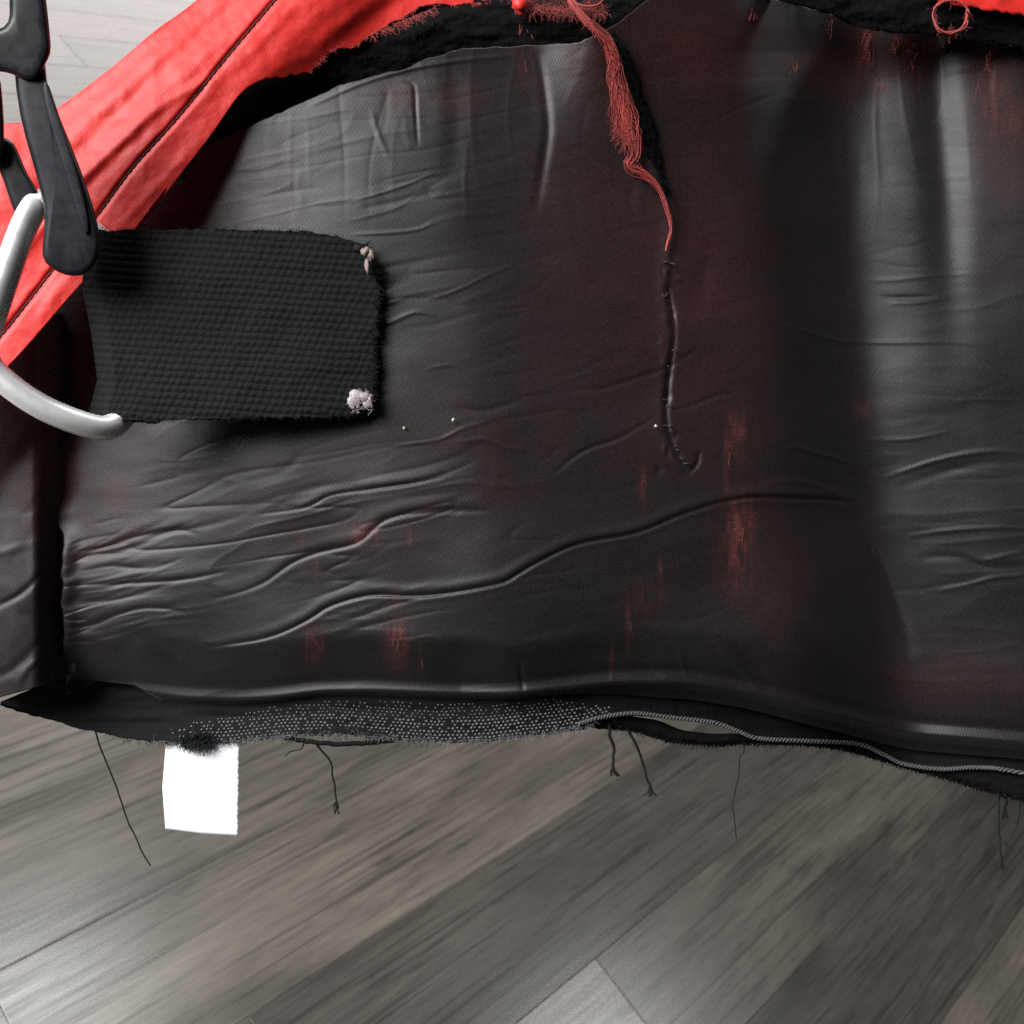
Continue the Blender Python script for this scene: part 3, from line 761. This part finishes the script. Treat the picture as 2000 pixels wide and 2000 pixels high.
T = Tubes(); sp = curve([(600, -70), (538, 0), (443, 112), (349, 228), (261, 326), (186, 426), (102, 529), (9, 648), (-80, 750)], 900)
sz, _ = red_base(sp[:, 0], sp[:, 1])
zi = []
for p in sp[::9]:
    k = np.argmin((X - p[0])**2 + (Y - p[1])**2); zi.append(Z.ravel()[k])
sz = np.interp(np.arange(900), np.arange(0, 900, 9), zi)
for k in range(0, 880, 12):
    s2 = slice(k, k + 12); arc = .5 * np.sin(np.linspace(0, np.pi, len(sp[s2])))
    T.add(loc(sp[s2, 0], sp[s2, 1], sz[s2] + .05 + .3 * arc), .00024, 5)
T.build('stitching', M_STI, RED, 'stuff')

# piece of red shell showing at the upper right, above the torn edge
n1, n2 = 30, 120
v1 = np.linspace(0, 1, n1)[:, None]
lo_ = curve([(1800, -20), (1830, 0), (1870, 10), (1898, 14), (1940, 20), (2000, 28), (2150, 48), (2330, 70)], n2); hi_ = curve([(1780, -140), (1900, -150), (2050, -150), (2330, -130)], n2)
lo_[:, 1] += 2.5 * vnoise(lo_[:, 0] / 8, lo_[:, 0] * 0, 36)
X = hi_[None, :, 0] * (1 - v1) + lo_[None, :, 0] * v1; Y = hi_[None, :, 1] * (1 - v1) + lo_[None, :, 1] * v1
sheet('red_shell_flap', X, Y, 3 + 1.0 * fbm(X / 50, Y / 50, 63), M_RED, BAG, thick=.4)

# torn black padding between the shell and the lining
def torn(lo, hi, z0, seed, n2=300):
    n1 = 40; a = curve(lo, n2); b = curve(hi, n2); v1 = np.linspace(0, 1, n1)[:, None]
    X = b[None, :, 0] * (1 - v1) + a[None, :, 0] * v1; Y = b[None, :, 1] * (1 - v1) + a[None, :, 1] * v1
    Y = Y + 4 * fbm(X / 14, Y / 14, seed) * (v1 > .8)
    Z = z0 + 3 * np.sin(v1 * np.pi)**.7 * np.ones_like(X) + 1.2 * fbm(X / 50, Y / 22, seed + 3) + .25 * fbm(X / 8, Y / 8, seed + 5)
    return X, Y, Z
X, Y, Z = torn([(350, 360), (425, 310), (482, 276), (582, 218), (660, 172), (735, 150), (792, 138), (830, 122), (903, 102), (1011, 97), (1130, 92), (1210, 70), (1280, 20)],
               [(400, 200), (470, 165), (540, 130), (610, 115), (660, 75), (760, 30), (830, -10), (920, -20), (1010, -25), (1100, -20), (1180, -30), (1240, -40), (1300, -60)], -3.5, 71)
TORN = sheet('torn_padding', X, Y, Z, M_TORN, BAG, thick=.6)
T = Tubes(); fuzz(T, X[-4], Y[-4], Z[-4] + .8, 900, 10, .06, 1.3, 2.2, 8); fuzz(T, X[20], Y[20], Z[20], 500, 18, .06, None, 1, 9)
T.build('black_fibre', M_TORN, TORN, 'stuff')
X, Y, Z = torn([(1400, -30), (1500, -4), (1540, 6), (1608, 24), (1698, 58), (1825, 70), (2000, 94), (2330, 150)], [(1400, -70), (1600, -80), (1800, -60), (2000, -30), (2330, 20)], -4, 81)
TORN2 = sheet('torn_padding', X, Y, Z, M_TORN, BAG, thick=.6)
T = Tubes(); fuzz(T, X[-4], Y[-4], Z[-4] + .8, 500, 13, .06, 1.3, 2.2, 18); T.build('black_fibre', M_TORN, TORN2, 'stuff')

# frayed red fibres along the torn edges, and the long red strand
T = Tubes()
zi = i_[250:]; zz = np.interp(zi[:, 0], [0, 600, 1100], [9, 4, 0])
sel = (i_[:, 0] > 600) & (i_[:, 0] < 1180) & (i_[:, 1] > -60)
fx, fy = i_[sel, 0], i_[sel, 1]
fuzz(T, fx, fy - 3, np.interp(fx, [300, 600, 1100], [8, 4.5, 1.5]), 260, 9, .04, 1.2, 2.0, 10)
hx, hy = np.meshgrid(np.linspace(820, 880, 8), np.linspace(2, 32, 5)); fuzz(T, np.linspace(720, 850, 30), np.linspace(70, 14, 30), 5, 160, 17, .04, .9, 1.5, 11)
fuzz(T, np.linspace(1030, 1180, 20), np.linspace(14, 22, 20), 3, 420, 22, .03, None, 1, 12, .35)
T.build('frayed_edge', M_FRAY, RED, 'stuff')
# tuft knot hanging from the edge
def lumps(name, parts, mat, parent, seed=1):
    vs, fs, c = [], [], 0
    for (x, y, z, rx, ry, rz) in parts:
        nu, nv_ = 14, 9
        th_ = np.linspace(0, 2 * np.pi, nu, endpoint=False)[None]; ph = np.linspace(.05, np.pi - .05, nv_)[:, None]
        k = 1 + .5 * vnoise(np.cos(th_) * 2.3 + x + 0 * ph, np.cos(ph) * 2.4 + 1.6 * np.sin(th_) + y, seed)
        vs.append(loc(x + rx * k * np.sin(ph) * np.cos(th_), y + ry * k * np.cos(ph) * np.ones_like(th_), z + rz * k * np.sin(ph) * np.sin(th_)).reshape(-1, 3))
        i = np.arange(nu * nv_).reshape(nv_, nu) + c; j = np.roll(i, -1, 1)
        fs += np.stack([i[:-1], j[:-1], j[1:], i[1:]], -1).reshape(-1, 4).tolist()
        fs += [i[0].tolist()[::-1], i[-1].tolist()]; c += nu * nv_
    return mesh_obj(name, np.vstack(vs), [tuple(q) for q in fs], mat, parent)
lumps('red_knot', [(1019, 4, 4, 15, 22, 1.8)], M_RED, BAG)

spts = np.array([(1095, -30), (1113, 0), (1135, 33), (1167, 62), (1186, 83), (1197, 120), (1202, 156), (1212, 196), (1222, 236), (1234, 275), (1238, 304), (1228, 320), (1242, 332), (1258, 342), (1287, 366), (1303, 402), (1312, 442), (1306, 468), (1300, 490)], float)
swid = np.array([4, 5, 5, 7, 8, 10, 11, 16, 20, 11, 7, 6, 9, 8, 4, 4, 4, 3.5, 2])
n = 220; c = curve(np.c_[spts, swid], n)
sz = np.array([macro(np.array([a]), np.array([b]))[0] for a, b in c[:, :2]]) + 2.4
nu = 14; th_ = np.arange(nu) * 2 * np.pi / nu
tg = np.gradient(c[:, :2], axis=0); tg /= np.linalg.norm(tg, axis=1)[:, None]
rr = .72 * c[:, 2][:, None] * (1 + .30 * fbm(np.arange(n)[:, None] / 9 + 0 * th_, np.cos(th_)[None] * 1.5 + 4, 91))
X = c[:, 0][:, None] - tg[:, 1][:, None] * rr * np.cos(th_); Y = c[:, 1][:, None] + tg[:, 0][:, None] * rr * np.cos(th_)
Z = sz[:, None] + rr * .15 * .45 * np.sin(th_)
i = np.arange(n * nu).reshape(n, nu); j = np.roll(i, -1, 1)
STR = mesh_obj('red_strand', loc(X, Y, Z), np.stack([i[:-1], j[:-1], j[1:], i[1:]], -1).reshape(-1, 4), M_FRAY, BAG)
T = Tubes()
for k in range(44):                            # the strand is a twist of fine fibres
    i0 = mr.randrange(0, 90); i1 = mr.randrange(130, 219); w_ = np.linspace(0, 7, n)
    off = c[:, 2] * mr.choice([.8, 1.0, 1.2, 1.7]) * np.clip(vnoise(w_ * mr.uniform(.6, 1.6), w_ * 0 + k * .7, 92) * 1.5, -1, 1); zz_ = sz + .5 + .8 * vnoise(w_, w_ * 0 + k, 93)
    sl_ = slice(i0, i1, 2); T.add(loc((c[:, 0] - tg[:, 1] * off)[sl_], (c[:, 1] + tg[:, 0] * off)[sl_], zz_[sl_]), mr.uniform(.00006, .00013), 3)
fuzz(T, c[10:150, 0], c[10:150, 1], sz[10:150] + .8, 160, 16, .035, 1.35, 1.0, 14, .25)
fuzz(T, np.linspace(1195, 1225, 30), np.linspace(235, 285, 30), 7, 110, 20, .04, None, 1, 15)
T.build('strand_fibre', M_FRAY, STR, 'stuff')
T = Tubes()
q = curve([(1113, 0), (1140, 12), (1170, 8), (1190, -20)], 20); T.add(loc(q[:, 0], q[:, 1], 5 + 0 * q[:, 0]), .0003, 5)
T.build('red_thread', M_FRAY, BAG)
T = Tubes(); smp = curve([(1312, 500), (1303, 560), (1316, 640), (1308, 720), (1301, 800), (1312, 860), (1346, 925)], 60)
for k in range(13):                            # cut stitches left in the unpicked seam
    b_ = smp[mr.randrange(60)]; zq = float(LZ.ravel()[np.argmin((LX - b_[0])**2 + (LY - b_[1])**2)]); a_ = mr.uniform(-.9, .9) + (0 if mr.random() < .5 else 3.1)
    L_ = mr.uniform(6, 15); q = curve([(b_[0], b_[1]), (b_[0] + .5 * L_ * math.cos(a_), b_[1] + .5 * L_ * math.sin(a_) + mr.gauss(0, 3)), (b_[0] + L_ * math.cos(a_), b_[1] + L_ * math.sin(a_) + mr.gauss(0, 4))], 7)
    T.add(loc(q[:, 0], q[:, 1], zq + .5 + .5 * np.sin(np.linspace(0, 3, 7))), mr.uniform(.00014, .00022), 4)
T.build('cut_stitch', plain('green_grey_thread', (.05, .055, .048), .7, .3, .5), lin, 'stuff')
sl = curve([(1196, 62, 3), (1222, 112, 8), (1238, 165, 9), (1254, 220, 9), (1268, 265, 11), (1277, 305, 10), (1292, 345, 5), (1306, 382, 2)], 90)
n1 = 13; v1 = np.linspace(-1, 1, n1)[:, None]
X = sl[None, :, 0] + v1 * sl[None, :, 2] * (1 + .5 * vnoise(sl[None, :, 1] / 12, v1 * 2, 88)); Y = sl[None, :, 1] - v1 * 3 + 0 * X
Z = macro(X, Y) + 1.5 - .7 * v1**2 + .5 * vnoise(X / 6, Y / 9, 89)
OS = sheet('slit_shade', X, Y, Z, M_TORN, BAG, thick=.3)  # dark sliver laid over the lining, standing in for shade inside the rip
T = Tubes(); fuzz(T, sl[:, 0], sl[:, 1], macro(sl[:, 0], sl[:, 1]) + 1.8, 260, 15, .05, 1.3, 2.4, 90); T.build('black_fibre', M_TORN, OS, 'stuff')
# loop of red thread at the upper right
T = Tubes(); a = np.linspace(-.3, 5.6, 70)
for k in range(3):
    T.add(loc(1858 + (35 + k) * np.cos(a + k * .2) + 7 * vnoise(a * 1.3, a * 0 + k * .4, 3), 32 + (33 - k) * np.sin(a + k * .2) + 7 * vnoise(a * 1.3, a * 0 + 8 + k * .4, 5), 3.5 + np.sin(a) + .4 * k), .00022, 5)
fuzz(T, 1858 + 35 * np.cos(a), 32 + 33 * np.sin(a), 4, 70, 16, .04, None, 1, 16)
T.build('red_thread_loop', M_FRAY, BAG)
# red fibres pulled through the lining
T = Tubes()
for (x, y, n_, L_, an) in [(1700, 60, 60, 30, 1.9), (1690, 110, 40, 34, 1.6), (1755, 80, 70, 22, 1.7), (1785, 105, 60, 26, 1.4), (1622, 45, 40, 34, 2.0), (1550, 120, 24, 20, 1.6), (1725, 172, 24, 16, 2.2), (1930, 150, 50, 60, 1.6),
                            (1440, 1030, 30, 26, 1.7), (1421, 890, 16, 50, 1.7), (1449, 840, 16, 50, 1.6), (612, 1262, 24, 24, 1.4), (776, 1255, 30, 28, 1.8), (712, 1040, 24, 22, 2.6), (1020, 120, 14, 24, 1.6), (827, 1290, 10, 30, 1.2), (1255, 930, 8, 46, 1.6), (1228, 1215, 10, 30, 1.6)]:
    zq = float(LZ.ravel()[np.argmin((LX - x)**2 + (LY - y)**2)])
    r2 = random.Random(int(x)); xs = np.array([x + r2.gauss(0, 7) for _ in range(20)]); ys = np.array([y + r2.gauss(0, 9) for _ in range(20)])
    k = [int(np.argmin((LX - a_)**2 + (LY - b_)**2)) for a_, b_ in zip(xs, ys)]
    for a_, b_, kk in list(zip(xs, ys, k))[:max(1, n_ // 14)]:
        fuzz(T, np.array([a_, a_ + 1]), np.array([b_, b_]), LZ.ravel()[kk] + .15, 1, L_ * .8, .05, an, .25, int(a_ * 7), .08)
T.build('pulled_fibre', M_DULL, lin, 'stuff')
T = Tubes()
for (x, y, n_, L_, an) in [(1690, 70, 26, 34, 1.9), (1700, 100, 14, 30, 1.8), (1752, 82, 34, 18, 1.7), (1782, 100, 26, 22, 1.5), (1622, 48, 12, 40, 2.0), (1550, 118, 8, 16, 1.6), (1725, 172, 8, 14, 2.2), (1930, 100, 14, 30, 1.6), (1840, 80, 16, 22, 1.4), (1480, 20, 14, 26, 1.6), (1020, 60, 10, 20, 1.5)]:
    zq = float(LZ.ravel()[np.argmin((LX - x)**2 + (LY - y)**2)])
    gx = np.array([x + mr.gauss(0, 8) for _ in range(12)]); fuzz(T, gx, y + np.array([mr.gauss(0, 10) for _ in gx]), zq + .3, max(4, n_ // 2), L_ * .8, .05, an, .35, int(x), .12)
T.build('pulled_fibre', M_FRAY, lin, 'stuff')
for q in [(789, 836, 9, 2, 2.4, .3), (885, 820, 10.5, 2.6, 3, .3), (1281, 832, 3.2, 3.2, 2.6, .4)]: lumps('lint', [q], M_LINT, lin)

# ------------------------------------------------------------------ webbing strap
MS = MCAM.copy(); MS.translation = CB
STRAP = thing('webbing_strap', 'short black woven webbing strap with a cut frayed end, hanging over the lining', 'strap', MS)
n1, n2 = 190, 300
v1 = np.linspace(0, 1, n1)[:, None] * np.ones((1, n2)); u1 = np.ones((n1, 1)) * np.linspace(0, 1, n2)[None]
yt = np.interp(u1, [0, .2, .5, .8, .93, 1], [450, 449, 448, 452, 466, 478]); yb = np.interp(u1, [0, .12, .5, .9, 1], [815, 822, 818, 814, 806])
xl_ = np.interp(v1, [0, .3, .55, .8, 1], [168, 160, 178, 190, 172]); xr_ = np.interp(v1, [0, .1, .3, .7, .9, 1], [712, 728, 739, 729, 731, 715]) + 5 * vnoise(v1 * 22, v1 * 0, 51)
X = xl_ + u1 * (xr_ - xl_); Y = yt + v1 * (yb - yt) + 2 * vnoise(u1 * 40, v1 * 0, 52) * (np.abs(v1 - .5) > .47)
rowp = 14.0                                      # one row of the twill, px
k = (Y + (X - 160) * -.06 + 3 * fbm(X / 60, Y / 40, 58)) / rowp
row = np.floor(k); fr = k - row
tw = (X + row * 6 + fr * rowp * .6 + 4 * vnoise(X / 30, row * .7, 59)) / 15.
rib = np.sin(np.pi * fr)**.6 * (.55 + .45 * np.abs(np.sin(np.pi * tw))**.7)
Z = 19 - 8 * u1 + 2.0 * np.sin(u1 * 3.0) + .6 * fbm(u1 * 5, v1 * 4, 53) + .33 * rib - 2.0 * (1 - sstep(0, .07, u1))
Z += 1.0 * sstep(.0, .3, v1) * (1 - u1)**2
web = sheet('webbing', X, Y, Z, M_WEB, STRAP, thick=1.6)
T = Tubes()
fuzz(T, X[:, -2], Y[:, -2], Z[:, -2], 400, 12, .07, 0, 2.0, 55); fuzz(T, X[1], Y[1], Z[1], 200, 8, .06, -1.57, 2, 56); fuzz(T, X[-2], Y[-2], Z[-2], 200, 8, .06, 1.57, 2, 57)
T.build('cut_end_fuzz', M_WEB, web, 'stuff')
lumps('melted_end', [(694, 780, 13.0, 14, 15, .5), (720, 786, 12.8, 10, 12, .5), (708, 775, 12.9, 12, 8, .5)], M_MELT, STRAP, 3)
lumps('melted_end', [(713, 492, 13.6, 9, 8, 1.0), (724, 500, 13.4, 7, 10, 1.0), (717, 520, 13.4, 5, 13, .7)], plain('melted_brown_nylon', (.26, .19, .18), .5, .4, .5, 500, .5, .0006), STRAP, 4)

T = Tubes(); gx, gy = np.meshgrid(np.linspace(682, 730, 8), np.linspace(766, 800, 6))
fuzz(T, gx, gy, 14.2, 70, 10, .06, None, 1, 66)
T.build('pale_fibre', M_MELT, web, 'stuff')
# ------------------------------------------------------------------ metal ring
def tube_obj(name, pts, rad, mat, parent, closed=True, n=160, sides=18, squash=1.):
    p = np.asarray(pts, float)
    if closed:
        q = np.vstack([p[-2:], p, p[:3]]); m = len(p)
        t = np.linspace(0, m, n, endpoint=False); i = np.floor(t).astype(int); f = (t - i)[:, None]
        a, b, c_, d_ = q[i + 1], q[i + 2], q[i + 3], q[i + 4 if True else 0]
        c = .5 * (2 * b + (c_ - a) * f + (2 * a - 5 * b + 4 * c_ - d_) * f**2 + (3 * b - a - 3 * c_ + d_) * f**3)
    else:
        c = curve(p, n)
    L3 = loc(c[:, 0], c[:, 1], c[:, 2])
    tg = (np.roll(L3, -1, 0) - np.roll(L3, 1, 0)) if closed else np.gradient(L3, axis=0)
    tg /= np.linalg.norm(tg, axis=1)[:, None]
    a = np.cross(tg, [0, 0, 1.]); a /= np.linalg.norm(a, axis=1)[:, None] + 1e-9; b = np.cross(tg, a)
    th_ = np.arange(sides) * 2 * np.pi / sides
    r = np.broadcast_to(np.asarray(rad, float), (n,))[:, None, None]
    v = L3[:, None] + r * (np.cos(th_)[None, :, None] * a[:, None] + squash * np.sin(th_)[None, :, None] * b[:, None])
    i = np.arange(n * sides).reshape(n, sides); j = np.roll(i, -1, 1)
    if closed: f = np.stack([i, j, np.roll(j, -1, 0), np.roll(i, -1, 0)], -1).reshape(-1, 4)
    else: f = np.stack([i[:-1], j[:-1], j[1:], i[1:]], -1).reshape(-1, 4)
    return mesh_obj(name, v, f, mat, parent)
MR = MCAM.copy(); MR.translation = CB
RING = tube_obj('metal_ring', [(66, 408, 28.5), (42, 455, 29.5), (15, 530, 30.5), (-12, 610, 30.5), (-30, 668, 30.5), (-22, 712, 30.5), (18, 752, 29.5), (80, 794, 27.5), (150, 824, 24.5), (205, 836, 20.5), (238, 815, 15.5),
                               (256, 770, 12.0), (268, 690, 12.0), (258, 590, 12.0), (215, 490, 12.0), (150, 430, 16.5), (88, 396, 23.5)],   .0034, M_METAL, None)
RING.matrix_world = MR
RING['label'] = 'silver rounded triangular metal ring looped through the black webbing strap'; RING['category'] = 'ring'

# ------------------------------------------------------------------ plastic clip
MP = MCAM.copy(); MP.translation = CB
CLIP = thing('plastic_clip', 'black plastic clip with a long tapered arm reaching down to the strap', 'clip', MP)
def prism(name, outline, zc, th, mat, parent, bev=1.4, grow=1.06):
    p = np.asarray(outline, float); n = len(p)
    zc = np.broadcast_to(np.asarray(zc, float), (n,))
    cen = p.mean(0); p = cen + (p - cen) * grow
    # inset along vertex normals for a chamfered upper face
    e = np.roll(p, -1, 0) - np.roll(p, 1, 0); nn = np.stack([e[:, 1], -e[:, 0]], 1); nn /= np.linalg.norm(nn, axis=1)[:, None] + 1e-9
    ar = .5 * np.sum(p[:, 0] * np.roll(p[:, 1], -1) - np.roll(p[:, 0], -1) * p[:, 1])
    if ar > 0: nn = -nn                       # point inwards
    b = bev / .15
    lv = []
    for ins, dz in ((.55, -1), (0, -.8), (0, .45), (.12, .72), (.45, .95), (.9, 1.05)):
        q = p + nn * b * ins
        lv.append(loc(q[:, 0], q[:, 1], zc + dz * th / 2))
    v = np.vstack(lv); fs = []
    for k in range(len(lv) - 1):
        for i in range(n):
            j = (i + 1) % n; fs.append((k * n + i, k * n + j, (k + 1) * n + j, (k + 1) * n + i))
    fs.append(tuple(range(n))[::-1]); fs.append(tuple((len(lv) - 1) * n + i for i in range(n)))
    if ar > 0: fs = [f[::-1] for f in fs]
    o = mesh_obj(name, v, fs, mat, parent, True)
    m = o.modifiers.new('soft', 'SUBSURF'); m.levels = m.render_levels = 1
    o.data.polygons.foreach_set('use_smooth', np.ones(len(o.data.polygons), bool))
    return o
z1 = lambda p: [float(np.interp(y, [-100, 540], [46, 28])) for _, y in p]
oc = lambda pts: [(a / 2.1463, b / 2.1463) for a, b in pts]
arm = oc([(48, 60), (190, 60), (192, 200), (182, 340), (240, 480), (330, 700), (385, 860), (408, 960), (412, 1030), (392, 1090), (340, 1138), (270, 1132), (215, 1105), (170, 1060), (190, 960), (190, 860), (160, 740), (110, 580), (75, 420)])
prism('arm', arm, z1(arm), 5.5, M_PLA, CLIP, 1.9)
rib_ = oc([(196, 330), (228, 430), (330, 740), (376, 930), (360, 985), (335, 930), (285, 760), (205, 500), (180, 390)])
prism('rib', rib_, [z + 2.6 for z in z1(rib_)], 1.6, M_PLA, CLIP, .5)
head = oc([(30, -160), (160, -170), (185, -20), (205, 170), (208, 225), (180, 262), (160, 330), (90, 330), (60, 300), (0, 290), (-120, 280), (-130, 140), (0, 132), (42, 100), (44, 40)])
prism('head', head, [z + 1.2 for z in z1(head)], 6.5, M_PLA, CLIP, 2.0)
prong = oc([(-60, 560), (0, 575), (40, 590), (72, 620), (110, 740), (160, 790), (158, 860), (110, 920), (70, 920), (30, 800), (0, 700), (-60, 640)])
prism('prong', prong, [z - 5.0 for z in z1(prong)], 4.5, M_PLA, CLIP, 1.6)
rail = oc([(-140, 270), (0, 285), (8, 420), (20, 600), (0, 690), (-140, 690)])
prism('side_rail', rail, [z - 2.5 for z in z1(rail)], 5, M_PLA, CLIP, 1.6)
